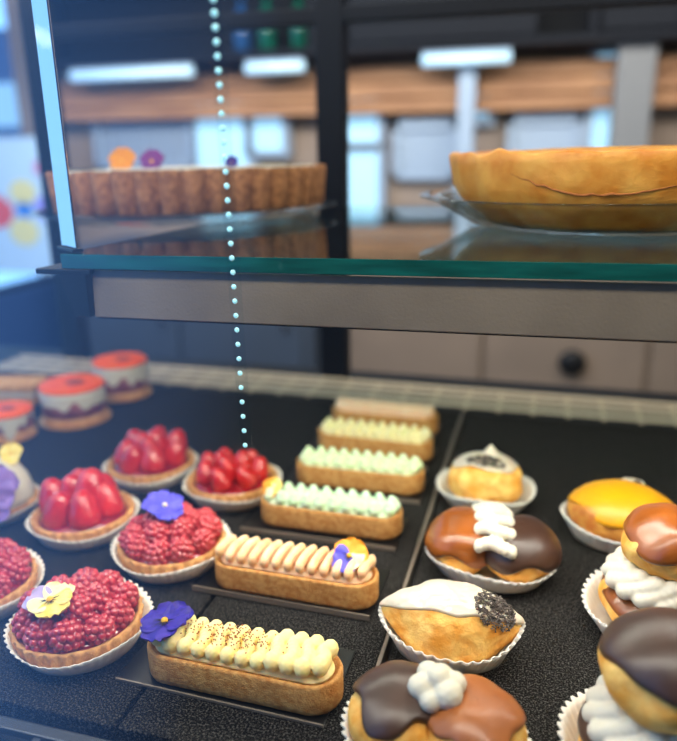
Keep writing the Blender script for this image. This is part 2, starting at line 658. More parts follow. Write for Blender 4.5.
def salambo(X, Y, rz, label, seed=0, tilt=0):
    t = thing('iced_choux_boat', label, 'choux pastry', (X, Y, .0008), rz)
    paper_case(t, 0, .021, -.012, pleats=40, outline=lambda n: lemon(.0985, .069, n, 1.15), amp=.0013, wav=.0015, seed=seed, ends=.008)
    c = Vector((0, 0, .021))

    def shape(d, grow=0.0):
        tp = 1 - .60 * abs(d.x) ** 1.7
        p = Vector((.0475 * d.x, .032 * d.y * tp, (.0285 * d.z * tp ** .25 if d.z > 0 else .0195 * d.z) + .008 * abs(d.x) ** 3))
        q = p * 70 + Vector((seed, 0, 0))
        p += d * (.0018 * noise.noise(q) + .0008 * noise.noise(q * 3.5) + grow)
        return c + p
    vs, fs = ico_data(5)
    MB().add([shape(v) for v in vs], fs).build('choux_puff', 'choux', t)
    b = MB()
    n, mr = 120, 24
    vs = [shape(Vector((0, 0, 1)), .0012)]
    for j in range(1, mr + 1):
        for k in range(n):
            ph = k * 2 * PI / n
            cs = math.cos(ph)
            lim = .95 + .30 * math.sin(ph) + .62 * cs ** 6 + .10 * noise.noise(Vector((math.cos(ph) * 2.4, math.sin(ph) * 2.4, seed)))
            th = lim * j / mr
            d = Vector((math.sin(th) * cs, math.sin(th) * math.sin(ph), math.cos(th)))
            vs.append(shape(d, .0012 if j < mr else -.0006))
    fs = [(0, 1 + k, 1 + (k + 1) % n) for k in range(n)]
    for j in range(mr - 1):
        for k in range(n):
            a, a2 = 1 + j * n + k, 1 + j * n + (k + 1) % n
            fs.append((a, a + n, a2 + n, a2))
    b.add(vs, fs).build('white_icing', 'icing', t, solid=.001)
    b = MB()
    rnd = random.Random(seed + 5)
    for i in range(330):
        a, q = rnd.uniform(0, 2 * PI), math.sqrt(rnd.random())
        d = Vector((.60 + .27 * q * math.cos(a), -.20 + .46 * q * math.sin(a), 0))
        d.z = math.sqrt(max(.05, 1 - d.x ** 2 - d.y ** 2))
        p = shape(d.normalized(), .0018 + rnd.uniform(0, .001))
        e_ = Vector((rnd.uniform(-1, 1), rnd.uniform(-1, 1), rnd.uniform(-.5, .5))).normalized() * .0017
        b.tube([p - e_, p + e_], .00048, 5)
    q = b.build('chocolate_sprinkles', 'sprinkle', t, smooth=False)
    q['kind'] = 'stuff'
    return t


def duo(X, Y, rz, label, left, right, cream, seed=0, rx=.03, dx=.0215, th0=1.36):
    t = thing('double_choux', label, 'choux pastry', (X, Y, .0008), rz, 'choux glazed half in caramel and half in chocolate')
    paper_case(t, 0, .019, -.012, pleats=46, outline=lambda n: lemon(.108, .086, n, 1.0), amp=.0012, wav=.002, seed=seed)
    for sx, gl in ((-1, left), (1, right)):
        c = (sx * dx, 0, .024)
        choux_ball(t, c, (rx - .001, .033, .0225), 'choux', .003, seed=seed + sx)
        cap(t, c, (rx + .0014, .035, .0252), gl, th0, .22, 4, seed=seed + sx * 2, name='caramel_glaze' if 'caramel' in gl else 'chocolate_glaze', amp=.003 if 'caramel' in gl else .0016, thick=.0016)
    b = MB()
    if cream == 'strip':
        for i in range(5):
            y = -.029 + i * .0125
            z = .0245 + .0265 * math.sqrt(max(0, 1 - (y / .0385) ** 2))
            for q in range(7):
                x = (-.0125 + q * .0042) - .22 * y
                b.ball((x, y + .0022 * math.sin(q * .9 + i), z - .003 * ((q - 3) / 3) ** 2), (.0045, .0062, .0058), 2)
    else:
        for x, y, z, r_ in ((-.011, -.006, .051, .0105), (.009, -.007, .0515, .0115), (0, .007, .0525, .011), (-.009, .008, .053, .0095), (.011, .004, .053, .0095), (0, 0, .058, .009), (-.002, -.013, .0475, .009)):
            b.ball((x * .78, y * .78 + .003, .05 + (z - .052) * .78), (r_ * .76, r_ * .76, r_ * .7), 2)
    b.build('cream', 'white_cream', t, remesh=.0009)
    return t


def religieuse(X, Y, rz, label, gl, seed, tR=.0275, top_loc=(0, 0, .069), bR=.041):
    t = thing('religieuse', label, 'choux pastry', (X, Y, .0008), rz, 'two-tier choux filled with cream')
    paper_case(t, .0515, .02, -.011, pleats=48, amp=.0012, seed=seed, wav=.002)
    c = (0, 0, .0225)
    choux_ball(t, c, (bR, bR, .021), 'choux', .003, seed=seed, name='base_puff')
    cap(t, c, (bR + .001, bR + .001, .0232), gl, 1.42, .25, 5, seed=seed, name='base_glaze', amp=.003 if gl == 'caramel' else .0012, thick=.0016)
    tc = Vector(top_loc)
    b = MB()
    cz = tc.z - tR * .74 - .004
    n = 16
    for i in range(n):
        a = i * 2 * PI / n
        for q in range(6):
            s_ = q / 5
            rr = .0335 - .005 * s_
            aa = a + .5 * s_
            b.ball((rr * math.cos(aa) + tc.x * s_, rr * math.sin(aa) + tc.y * s_, cz + .010 * s_), (.0074, .0074, .0064), 2)
    b.ball((0, 0, cz + .004), (.029, .029, .010), 3)
    b.build('cream_collar', 'white_cream', t, remesh=.0009)
    choux_ball(t, tc, (tR, tR, tR * .74), 'choux', .0028, seed=seed + 9, name='top_puff')
    cap(t, tc, (tR + .0020, tR + .0020, tR * .74 + .0022), gl, 1.42 if gl == 'caramel' else 1.22, .14, 4, seed=seed + 3, name='top_glaze', amp=.0028 if gl == 'caramel' else .0008, thick=.0016)
    return t


# ================================================================== SETTING
def struct(b, name, mt, smooth=False, **k):
    return tag(b.build(name, mt, smooth=smooth, **k), kind='structure')


M['floor'] = mat('floor_tile', (96, 90, 84), .35, c2=(110, 104, 96), scale=3)
M['wall'] = mat('taupe_wall', (134, 116, 102), .8, c2=(146, 128, 114), scale=2)
M['ceil'] = mat('ceiling', (120, 118, 116), .9)
M['wood'] = mat('oak_boards', (140, 94, 58), .6, c2=(168, 120, 80), scale=4, stretch=(1, 6, 9))
M['pane_blue'] = mat('frosted_pane', (160, 204, 228), .3, emit=.9)
M['white_paint'] = mat('pale_paint', (150, 166, 184), .5)
M['grey_paint'] = mat('grey_paint', (112, 112, 112), .6)
M['slate_paint'] = mat('slate_cabinet', (60, 70, 84), .5)
M['cab'] = mat('taupe_cabinet', (120, 104, 90), .5, c2=(132, 114, 98), scale=3)
M['blue_wall'] = mat('blue_wall', (22, 50, 104), .6)
M['tube'] = mat('tube_lamp', (190, 222, 240), .4, emit=.7)

struct(MB().box(-2.6, 2.2, .1, 3.7, -.98, -.9), 'floor', 'floor')
struct(MB().box(-2.6, 2.2, 3.27, 3.4, -.9, 1.9), 'wall_back', 'wall')
struct(MB().box(-2.6, 2.2, 1.3, 3.7, 1.9, 1.98), 'ceiling', 'ceil')
struct(MB().box(2.1, 2.2, .1, 3.5, -.9, 1.9), 'wall_right', 'wall')
lw = aty(20, 292, 2.65)
struct(MB().box(lw.x - .12, lw.x, .6, 3.5, -.9, lw.z), 'wall_left', 'blue_wall')
# window in the left wall above the blue parapet: frame bars
wf = MB()
wf.box(lw.x - .08, lw.x - .03, .6, 3.5, lw.z, lw.z + .03)
wf.box(lw.x - .08, lw.x - .03, .6, 3.5, 1.86, 1.9)
wf.box(lw.x - .08, lw.x - .03, 3.38, 3.5, lw.z, 1.9)
struct(wf, 'window_1', 'navy')


def bx(px0, py0, px1, py1, Y, dep=.05):
    a, b = aty(px0, py0, Y), aty(px1, py1, Y)
    c, d = aty(px1, py0, Y), aty(px0, py1, Y)
    return (min(a.x, d.x), max(b.x, c.x), Y, Y + dep, (b.z + d.z) / 2, (a.z + c.z) / 2)


# windows let into the back wall (frame + frosted pane each)
wn = 1


def window(px0, py0, px1, py1, Y=3.22):
    global wn
    wn += 1
    x0, x1, y0, y1, z0, z1 = bx(px0, py0, px1, py1, Y, .06)
    b = MB()
    f = .03
    b.box(x0 - f, x0, y0 - .02, y1, z0 - f, z1 + f)
    b.box(x1, x1 + f, y0 - .02, y1, z0 - f, z1 + f)
    b.box(x0, x1, y0 - .02, y1, z1, z1 + f)
    b.box(x0, x1, y0 - .02, y1, z0 - f, z0)
    o = struct(b, 'window_%d' % wn, 'white_paint')
    MB().box(x0, x1, y0, y1, z0, z1).build('window_pane', 'pane_blue', o, smooth=False)


window(202, 92, 246, 205)
window(344, 92, 378, 142)
window(346, 152, 378, 250)
window(470, 82, 488, 118)
window(598, 54, 616, 160)
window(252, 108, 282, 150)

# wooden pelmet boards along the back wall
b = MB()
x0, x1, y0, y1, z0, z1 = bx(60, 84, 677, 64, 3.36, .1)
for i in range(3):
    h = .062
    b.box(-2.35, 1.2, 3.12 + .003 * i, 3.17, .475 + i * h, .475 + (i + 1) * h - .005)
struct(b, 'trim_1', 'wood', bevel=.004)
# grey pillar at the right
x0, x1, _, _, _, _ = bx(620, 40, 648, 150, 3.0)
struct(MB().box(x0, x1, 3.0, 3.14, -.9, 1.9), 'trim_2', 'grey_paint', bevel=.01)
x0, x1, _, _, _, _ = bx(459, 60, 471, 200, 3.04)
struct(MB().box(x0, x1, 3.04, 3.10, -.9, .655), 'trim_3', 'white_paint', bevel=.006)

# dark wall shelf unit with bottles
t = thing('wall_cabinet', 'long dark navy open wall cabinet high behind the display case', 'cabinet', (0, 2.93, .69))
MB().box(-2.25, 1.35, .3, .335, 0, .36).build('back_panel', 'navy', t, smooth=False)
MB().box(-2.25, 1.35, 0, .3, 0, .03).build('shelf_board', 'navy', t, smooth=False, bevel=.003)
MB().box(-2.25, 1.35, 0, .3, .33, .36).build('top_board', 'black', t, smooth=False, bevel=.003)
for x in (-2.25, -.95, .1, 1.32):
    MB().box(x, x + .03, 0, .3, .03, .33).build('upright', 'navy', t, smooth=False, bevel=.003)
b = MB()
b.box(-.78, -.08, -.004, .012, .035, .325)
b.box(.14, 1.3, -.004, .012, .035, .325)
b.build('door', 'navy', t, smooth=False, bevel=.003)
M['bottle_green'] = mat('green_glass', (8, 76, 60), .15, coat=.5)
M['bottle_blue'] = mat('blue_glass', (30, 66, 110), .15, coat=.5)
M['bottle_gold'] = mat('olive_glass', (84, 96, 50), .15, coat=.5)
for px, mt, lb in ((268, 'bottle_green', 'dark green bottle left of its twin in the high navy cabinet'),
                   (300, 'bottle_green', 'dark green bottle nearest the middle post in the high navy cabinet'),
                   (243, 'bottle_blue', 'blue bottle beside the green bottles in the high navy cabinet'),
                   (388, 'bottle_gold', 'olive bottle right of the middle post in the high navy cabinet')):
    p = aty(px, 50, 2.98 if px > 350 else 3.05)
    t = thing('bottle', lb, 'bottle', (p.x, p.y, .7205), 0, 'bottles in the navy cabinet')
    b = MB()
    b.sweep(circle(24, .036), [(-.004, 0), (0, .004), (0, .13), (-.006, .15), (-.02, .175), (-.023, .21)])
    b.build('body', mt, t)
    MB().sweep(circle(20, .016), [(0, .21), (0, .235), (-.002, .237)]).build('cap', 'black', t)

# tube lamps under the cabinet
for (a, lb) in (((70, 67, 190, 80), 'pale tube lamp under the navy cabinet, at far left'), ((245, 60, 302, 72), 'pale tube lamp under the navy cabinet, just left of the middle post'),
                ((422, 50, 510, 68), 'pale tube lamp under the navy cabinet, right of the middle post')):
    x0, x1, y0, y1, z0, z1 = bx(*a, 2.95)
    zc = .665
    t = thing('hanging_tube_lamp', lb, 'lamp', ((x0 + x1) / 2, 2.97, zc), 0, 'tube lamps under the navy cabinet')
    w = (x1 - x0) / 2
    MB().box(-w, w, -.02, .03, .012, .0245).build('housing', 'white_paint', t, smooth=False, bevel=.003)
    MB().tube([(-w, 0, -.008), (w, 0, -.008)], .022, 14).build('tube', 'tube', t)

# louvred shutters and pale boxes on the back wall
for (a, ns, lb) in (((96, 96, 190, 168), 8, 'pale louvred shutter panel on the back wall behind the fluted tart'),
                    ((508, 112, 580, 170), 6, 'pale louvred shutter panel on the back wall behind the yellow flan'),
                    ((392, 118, 456, 180), 6, 'pale louvred shutter panel left of the white upright on the back wall')):
    x0, x1, y0, y1, z0, z1 = bx(*a, 3.2)
    t = thing('shutter', lb, 'shutter', (0, 0, 0), 0, 'shutters on the back wall')
    b = MB()
    b.box(x0, x1, y0, y0 + .05, z1 - .05, z1)
    b.box(x0, x1, y0, y0 + .05, z0, z0 + .03)
    b.box(x0, x0 + .03, y0, y0 + .05, z0, z1)
    b.box(x1 - .03, x1, y0, y0 + .05, z0, z1)
    b.build('frame', 'white_paint', t, smooth=False, bevel=.004)
    for i in range(ns):
        x = x0 + .03 + (i + .5) * (x1 - x0 - .06) / ns
        MB().box(x - .022, x + .022, y0 + .02, y0 + .035, z0 + .03, z1 - .05).build('slat', 'white_paint', t, smooth=False, bevel=.003)

# counters along the back wall
t = thing('slate_counter', 'dark slate counter cabinet low behind the left half of the case', 'cabinet', (0, 2.6, -.9))
MB().box(-2.0, -.86, .03, .6, 0, .8).build('body', 'slate_paint', t, smooth=False, bevel=.005)
MB().box(-2.0, -.84, 0, .6, .8, .84).build('worktop', 'slate_paint', t, smooth=False, bevel=.004)
for x in (-1.96, -1.42):
    d = MB().box(x, x + .52, .01, .03, .05, .76).build('door', 'slate_paint', t, smooth=False, bevel=.004)
    MB().tube([(x + .46, -.012, .55), (x + .46, -.012, .7)], .007, 10).build('handle', 'steel', d)
t = thing('taupe_cabinet', 'taupe cabinet with a black knob low behind the right half of the case', 'cabinet', (0, 2.7, -.9))
MB().box(-.8, 1.6, .03, .55, 0, .9).build('body', 'cab', t, smooth=False, bevel=.005)
kx = aty(572, 362, 2.7)
for i, x in enumerate((-.78, -.19, .4, .99)):
    d = MB().box(x, x + .57, .008, .03, .06, .86).build('door', 'cab', t, smooth=False, bevel=.004)
    if i == 1:
        MB().ball((kx.x, -.012, kx.z + .9), (.05, .028, .05), 3).build('knob', 'black', d)
MB().box(-.82, 1.62, 0, .55, .9, .93).build('worktop', 'white_paint', t, smooth=False, bevel=.004)
# ---- street side beyond the left window
M['facade'] = mat('facade', (150, 166, 200), .8)
M['teal'] = mat('teal_awning', (140, 215, 220), .7)
p = aty(20, 60, 9)
t = thing('street_building', 'lilac grey building across the street, far left edge', 'building', (p.x, 9.5, -1))
b = MB().box(-3.2, 3.6, 0, 4, 0, aty(20, 27, 9.5).z + 1)
b.build('wall', 'facade', t, smooth=False)
for i in range(4):
    MB().box(-2.8 + i * 1.6, -1.9 + i * 1.6, -.03, .02, 1.7, 2.3).build('window', 'pane_blue', t, smooth=False)
MB().box(-3.0, 3.0, -.5, 0, .9, 1.25).build('awning', 'teal', t, smooth=False)
# bright poster board standing in the window
pc = aty(8, 212, 3.05)
t = thing('poster_board', 'colourful printed poster board standing at the left window', 'poster', (pc.x, 3.1, lw.z + .002))
MB().box(-.34, .26, 0, .02, 0, .66).build('board', mat('poster_paper', (205, 232, 246), .5), t, smooth=False, bevel=.003)
M['p_red'] = mat('poster_red', (244, 84, 66), .5)
M['p_yel'] = mat('poster_yellow', (246, 232, 150), .5)
M['p_blu'] = mat('poster_blue', (70, 140, 226), .5)
M['p_lav'] = mat('poster_lavender', (158, 150, 236), .5)
M['p_pnk'] = mat('poster_pink', (226, 150, 186), .5)
for (px, py, r_, mt) in ((-4, 212, .10, 'p_red'), (22, 192, .075, 'p_yel'), (24, 232, .085, 'p_yel'), (24, 210, .05, 'p_blu'), (47, 208, .075, 'p_lav'), (42, 168, .05, 'p_pnk')):
    q = aty(px, py, 3.095)
    b = MB().sweep(circle(28, r_), [(0, 0), (0, .004)], T=Matrix.Translation((q.x - pc.x, -.001, q.z - lw.z - .002)) @ Matrix.Rotation(R(90), 4, 'X') @ Matrix.Scale(.8, 4, (0, 1, 0)))
    b.build('printed_spot', mt, t, smooth=False)

# ================================================================== DISPLAY CASE
t = thing('display_case', 'dark framed glass pastry display case with rear air grille', 'display case', (0, 0, 0))
MB().box(-1.0, .5, .2, 1.1, -.86, -.03).build('base_cabinet', 'dark', t, smooth=False)
MB().box(-1.0, .5, .2, 1.1, -.03, -.012).build('deck', 'dark', t, smooth=False)
MB().box(-1.0, .5, .2, 1.06, .68, .72).build('top_panel', 'black', t, smooth=False)
zt = .68
b = MB().box(-.78, -.745, 1.01, 1.045, -.012, zt)
b.build('corner_post', 'black', t, smooth=False, bevel=.003)
b = MB().box(-.318, -.279, 1.01, 1.045, -.012, zt)
b.build('rear_mullion', 'navy', t, smooth=False, bevel=.003)
b = MB().box(-.78, .5, 1.012, 1.04, .5, .52)
b.build('rear_top_rail', 'navy', t, smooth=False, bevel=.002)
# rear grille at tray level
b = MB()
for i in range(4):
    y = .925 + i * .0235
    b.box(-.86, .45, y, y + .013, .0022, .004)
for i in range(30):
    x = -.85 + i * .0446
    b.box(x, x + .006, .925, 1.008, -.001, .0022)
b.build('rear_air_grille', 'beige_grille', t, smooth=False)
# front slotted grille
b = MB()
for i in range(5):
    y = .215 + i * .0185
    b.box(-1.0, .5, y, y + .0085 if i < 4 else y + .009, -.006, 0)
for i in range(50):
    x = -1.0 + i * .03
    b.box(x, x + .006, .215, .29, -.007, -.0015)
b.build('front_air_grille', 'grille_steel', t, smooth=False, bevel=.0012)
MB().box(-1.0, .5, .2, .206, -.03, .68).build('front_pane', 'pane', t, smooth=False)
MB().box(-1.0, -.994, .206, 1.0, -.012, .68).build('side_pane', 'pane', t, smooth=False)

# slate trays
for (x0, x1, lb) in ((-.98, -.2365, 'dark slate display tray carrying the fruit tarts'), (-.2335, -.0925, 'dark slate display tray carrying the finger tartlets'), (-.0845, .45, 'dark slate display tray carrying the choux pastries')):
    o = MB().box(x0, x1, .308, .912, -.012, 0).build('slate_tray', 'slate', smooth=False, bevel=.0012)
    tag(o, lb, 'tray', 'slate trays on the case floor')
o = MB().box(-.0915, -.0885, .305, .912, -.0119, .0012).build('tray_divider', 'card_edge', smooth=False, bevel=.0005)
tag(o, 'thin pale metal strip between the two right slate trays', 'divider')

# ---- glass shelf
GX, GY, Z0 = .012, -.008, .273


def shz(x, y):
    return Z0 + GX * x + GY * (y - .45)


t = thing('glass_shelf', 'glass shelf with thick green edge and steel front rail below', 'shelf', (0, .45, Z0))
t.rotation_euler = (math.atan(GY), -math.atan(GX), 0)
SX0, SX1 = -.338, .5
MB().box(SX0 + .0, SX1, .001, .5, -.0105, 0).build('glass_plate', 'shelf_glass', t, smooth=False)
MB().box(SX0, SX1, -.0008, .001, -.0105, 0).build('front_edge', 'green_edge', t, smooth=False, bevel=.0004)
b = MB().box(SX0 + .022, SX1, .004, .0065, -.046, -.0115, T=Matrix.Rotation(R(-4), 4, 'X'))
f = b.build('steel_rail', 'fascia', t, smooth=False, bevel=.0006)
MB().box(SX0 + .022, SX1, .006, .012, -.0482, -.0458).build('rail_lip', 'black', f, smooth=False)
b = MB()
b.add([(SX0 - .004, -.002, -.011), (SX0 + .02, -.002, -.011), (SX0 + .02, .4, -.011), (SX0 - .004, .4, -.011), (SX0 + .007, -.002, -.046), (SX0 + .02, -.002, -.046), (SX0 + .02, .4, -.03), (SX0 + .007, .4, -.03)],
      [(0, 3, 2, 1), (4, 5, 6, 7), (0, 1, 5, 4), (1, 2, 6, 5), (2, 3, 7, 6), (3, 0, 4, 7)])
b.build('bracket', 'black', t, smooth=False, bevel=.0008)
MB().box(SX0 - .022, SX0 + .024, -.0022, .06, -.0145, -.0108).build('clamp_plate', 'black', t, smooth=False, bevel=.0006)

# mirror strip standing in for a glass edge that reflects the street
pa = aty(58, 150, .468)
t = thing('steel_upright', 'narrow polished upright at the left end of the glass shelf', 'upright', (pa.x, .468, shz(pa.x, .468) + .0006), R(56))
MB().box(-.001, .001, -.0145, .0145, .002, .4).build('bar', 'mirror_steel', t, smooth=False, bevel=.0008)
MB().box(-.004, .004, -.0155, .0155, 0, .002).build('foot', 'black', t, smooth=False)

# ---- reflection of an LED string in the front pane, built as glowing beads
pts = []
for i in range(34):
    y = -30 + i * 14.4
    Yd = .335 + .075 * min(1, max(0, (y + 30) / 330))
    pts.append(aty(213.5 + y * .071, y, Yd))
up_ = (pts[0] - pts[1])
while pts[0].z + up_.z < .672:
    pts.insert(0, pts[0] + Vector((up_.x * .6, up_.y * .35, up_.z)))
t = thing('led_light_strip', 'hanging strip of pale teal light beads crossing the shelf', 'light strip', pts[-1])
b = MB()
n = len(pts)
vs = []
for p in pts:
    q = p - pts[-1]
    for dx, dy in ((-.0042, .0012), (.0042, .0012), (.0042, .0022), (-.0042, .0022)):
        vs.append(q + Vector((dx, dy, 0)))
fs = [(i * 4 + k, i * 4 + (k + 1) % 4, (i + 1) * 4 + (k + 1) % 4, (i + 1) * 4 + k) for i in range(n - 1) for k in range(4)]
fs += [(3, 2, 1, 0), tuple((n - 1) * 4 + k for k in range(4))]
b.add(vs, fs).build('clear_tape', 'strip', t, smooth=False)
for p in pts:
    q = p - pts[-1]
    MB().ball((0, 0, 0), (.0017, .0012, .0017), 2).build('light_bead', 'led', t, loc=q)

# ================================================================== ON THE SHELF
def on_shelf(name, label, cat, x, y, h=0.0):
    t = thing(name, label, cat, (x, y, shz(x, y) + h + .0006))
    t.rotation_euler = (math.atan(GY), -math.atan(GX), 0)
    return t


# flan on its glass dish
FX, FY = .055, .70
t = on_shelf('glass_dish', 'clear patterned glass dish under the tall yellow flan', 'dish', FX, FY)
b = MB()
nn = 160
b.sweep(circle(nn, .17), [(-.085, .0), (-.06, .0), (-.045, .004), (-.015, .0215), (0, .026), (.0005, .0275), (-.001, .028), (-.016, .0245), (-.047, .0075), (-.06, .0035), (-.1, .0035)],
        fn=lambda p, j, k, n_: p + Vector((0, 0, .0006 * (k % 2) if 1 < j < 4 else 0)))
b.build('bowl', 'dish_glass', t)
t = on_shelf('custard_flan', 'tall golden crusted custard flan on a glass dish', 'flan', FX + .006, FY, .0045)
Rf, Hf = .150, .057


def flan_fn(p, j, k, n_):
    a = k / 240 * 2 * PI
    wv = noise.noise(Vector((math.cos(a) * 5, math.sin(a) * 5, p.z * 18)))
    w2 = noise.noise(Vector((math.cos(a) * 16, math.sin(a) * 16, p.z * 60)))
    p = p + n_ * (.0022 * wv + .0012 * w2)
    if j in (5, 6, 7):
        p.z += .0035 * noise.noise(Vector((math.cos(a) * 4, math.sin(a) * 4, 7))) + .0018 * noise.noise(Vector((math.cos(a) * 14, math.sin(a) * 14, 3)))
    return p


b = MB()
b.sweep(circle(240, Rf), [(-.038, 0), (-.032, .004), (-.0115, .02), (-.004, .034), (-.001, .05), (0, Hf), (-.002, Hf + .002), (-.005, Hf), (-.007, Hf - .006), (-.01, Hf - .007)], fn=flan_fn)
b.build('pastry_crust', 'pie_crust', t)
b = MB()
b.sweep(circle(120, Rf - .007), [(0, Hf - .012), (0, Hf - .004), (-.004, Hf - .001), (-.03, Hf + .002), (-.08, Hf + .004)], fn=lambda p, j, k, n_: p + Vector((0, 0, .0015 * noise.noise(p * 30))))
b.build('custard_top', 'flan', t)
# thin cracked seam across the crust
b = MB()
path = []


def crust_r(z):
    pr = [(.0, -.038), (.004, -.032), (.02, -.0115), (.034, -.004), (.05, -.001), (.07, 0)]
    for (z0_, o0), (z1_, o1) in zip(pr, pr[1:]):
        if z <= z1_:
            return Rf + o0 + (o1 - o0) * (z - z0_) / (z1_ - z0_)
    return Rf


for i in range(60):
    a = R(232 + i * .95)
    z = .044 - .016 * min(1, i / 22) ** .8 + .012 * max(0, (i - 34) / 25) ** 1.5 + .0012 * noise.noise(Vector((i * .35, 2, 5)))
    wv = noise.noise(Vector((math.cos(a) * 5, math.sin(a) * 5, z * 18)))
    w2 = noise.noise(Vector((math.cos(a) * 16, math.sin(a) * 16, z * 60)))
    rr = crust_r(z) + .0022 * wv + .0012 * w2 - .0001
    path.append((rr * math.cos(a), rr * math.sin(a), z))
b.tube(path, lambda s_: .0009 * math.sin(PI * min(1, s_ + .05)) + .0002, 7)
b.build('pastry_seam', 'seam', t)

# fluted tart on a dark glass plate
TX, TY, TR = -.409, .79, .163
t = on_shelf('cake_plate', 'low smoky glass plate under the fluted brown tart', 'plate', TX, TY)
MB().sweep(circle(120, TR + .012), [(-.03, 0), (-.026, .003), (-.006, .0085), (0, .0105), (-.0005, .0115), (-.007, .0105), (-.03, .006), (-.06, .0055)]).build('plate', 'dish_glass', t)
t = on_shelf('fluted_tart', 'deep brown fluted tart topped with edible flowers on upper shelf', 'tart', TX, TY, .0118)
ht = .042
# outline: circle with a slice cut away at the left
cut = -.118
n = 504
pts2 = []
for k in range(n):
    a = k * 2 * PI / n
    rr = TR - .010 + .010 * abs(math.cos(a * 21)) ** .6
    x, y = rr * math.cos(a), rr * math.sin(a)
    # direction of cut: facing the left
    d = x * math.cos(R(200)) + y * math.sin(R(200))
    if d > .126:
        e = d - .126
        x -= e * math.cos(R(200))
        y -= e * math.sin(R(200))
    pts2.append((x, y))
ol = normals(pts2)
b = MB()
b.sweep(ol, [(-.004, 0), (-.002, .0015), (0, ht * .5), (.0015, ht - .0015), (.0008, ht), (-.003, ht), (-.005, ht - .004), (-.012, ht - .004)], fn=lambda p, j, k, n_: p + n_ * (.0011 * noise.noise(p * 130)) + Vector((0, 0, .0012 * noise.noise(p * 50) if j in (3, 4, 5) else 0)))
b.build('tart_shell', 'brown_crust', t)
b = MB()
b.sweep(normals([(x * .96, y * .96) for x, y in pts2]), [(-.002, ht - .008), (-.002, ht - .002), (-.008, ht + .0005), (-.03, ht + .001)])
b.build('tart_filling', 'white_cream', t)
pf = aty(122, 157, TY - .02)
pf2 = aty(152, 158, TY - .03)
pf3 = aty(232, 164, TY - .04)
for q, cs, sz in ((pf, ['orange_petal'] * 5, .03), (pf2, ['magenta'] * 5, .026), (pf3, ['violet'] * 5, .014)):
    l = Vector((q.x - TX, q.y - TY, ht + .002))
    pansy(t, l + Vector((0, 0, sz * .22)), sz, (R(62), 0, R(14)), cs, dark=False)

# ================================================================== LEFT TRAY
g = 'fruit tarts on the left tray'
A = fruit_tart(-.304, .376, 'raspberry tart topped with a yellow and white pansy', 'rasp', g, .1, seed=3, off=(-.002, 0))
pansy(A, (-.009, -.019, .0425), .032, (R(4), R(-4), R(40)), ['pale_lilac', 'cream_petal', 'cream_petal', 'yellow_petal', 'yellow_petal'])
Bt = fruit_tart(-.292, .490, 'raspberry tart topped with a blue pansy', 'rasp', g, .5, seed=5)
pansy(Bt, (-.004, .004, .0475), .033, (R(16), R(4), R(20)), ['blue_violet'] * 5, eye='icing', dark=False)
fruit_tart(-.397, .515, 'tart of tall standing strawberries left of the blue pansy tart', 'whole', g, .2, seed=8)
fruit_tart(-.394, .633, 'strawberry tart at the back, in front of the orange topped cakes', 'straw', g, .9, seed=11, hs=1.05)
fruit_tart(-.291, .616, 'red fruit tart at the foot of the light beads', 'straw', g, .3, seed=14, hs=.82)
fruit_tart(-.413, .395, 'red fruit tart cut off by the left edge', 'rasp', g, .3, seed=17)


def mini_cake(X, Y, Rc, Hc, label, board, seed):
    t = thing('glazed_cake', label, 'cake', (X, Y, .0008), 0, 'round cakes with orange glaze')
    b = MB()
    b.sweep(circle(64, board), [(-.002, 0), (0, .0006), (0, .0016), (-.001, .0018)])
    b.build('cake_board', 'gold', t)
    z = .002
    MB().sweep(circle(64, Rc), [(-.001, z), (0, z + .002), (0, z + .009), (-.001, z + .0095)], fn=lambda p, j, k, n_: p + n_ * (.0006 * noise.noise(p * 200))).build('sponge_base', 'sponge', t)
    MB().sweep(circle(64, Rc - .001), [(0, z + .0095), (0, Hc * .74), (-.001, Hc * .75)]).build('mousse', 'mousse', t)

    def fn(p, j, k, n_):
        a = k / 96 * 2 * PI
        if j == 0:
            p.z += .026 * noise.noise(Vector((math.cos(a) * 2.2, math.sin(a) * 2.2, seed)))
        return p
    MB().sweep(circle(96, Rc), [(.0004, Hc * .52), (.0007, Hc * .78), (.0004, Hc - .004), (-.003, Hc - .003)], cap0=False, fn=fn).build('white_cream', 'white_cream', t)
    MB().sweep(circle(96, Rc), [(.0006, Hc - .005), (.001, Hc - .002), (-.0015, Hc), (-.01, Hc + .001), (-.02, Hc + .0012)]).build('orange_glaze', 'orange', t)
    b = MB()
    b.ball((Rc * .18, -.002, Hc + .001), (Rc * .32, Rc * .26, .0016), 3, amp=.001, freq=300)
    b.build('cocoa_mark', mat('cocoa_mark', (120, 44, 20), .5), t)
    return t


mini_cake(-.585, .768, .0405, .050, 'orange glazed round cake with purple layer, nearest the strawberry tarts', .046, 1)
mini_cake(-.578, .872, .0375, .053, 'orange glazed round cake with white sides, rearmost by the air grille', .0415, 4)
q = at(2, 442)
mini_cake(q.x - .005, q.y + .02, .03, .036, 'small orange topped cake at the left edge of the tray', .033, 6)
q = at(8, 408)
t = thing('biscuit_slice', 'tan layered biscuit slice at the far left edge', 'cake', (q.x, q.y + .03, .0008), .2)
MB().box(-.045, .03, -.025, .025, 0, .012).build('base_layer', 'sponge', t, bevel=.002, smooth=False)
MB().box(-.044, .029, -.024, .024, .012, .019).build('cream_layer', 'white_cream', t, bevel=.001, smooth=False)
MB().box(-.045, .03, -.025, .025, .019, .03).build('top_layer', 'sponge', t, bevel=.003, smooth=False)

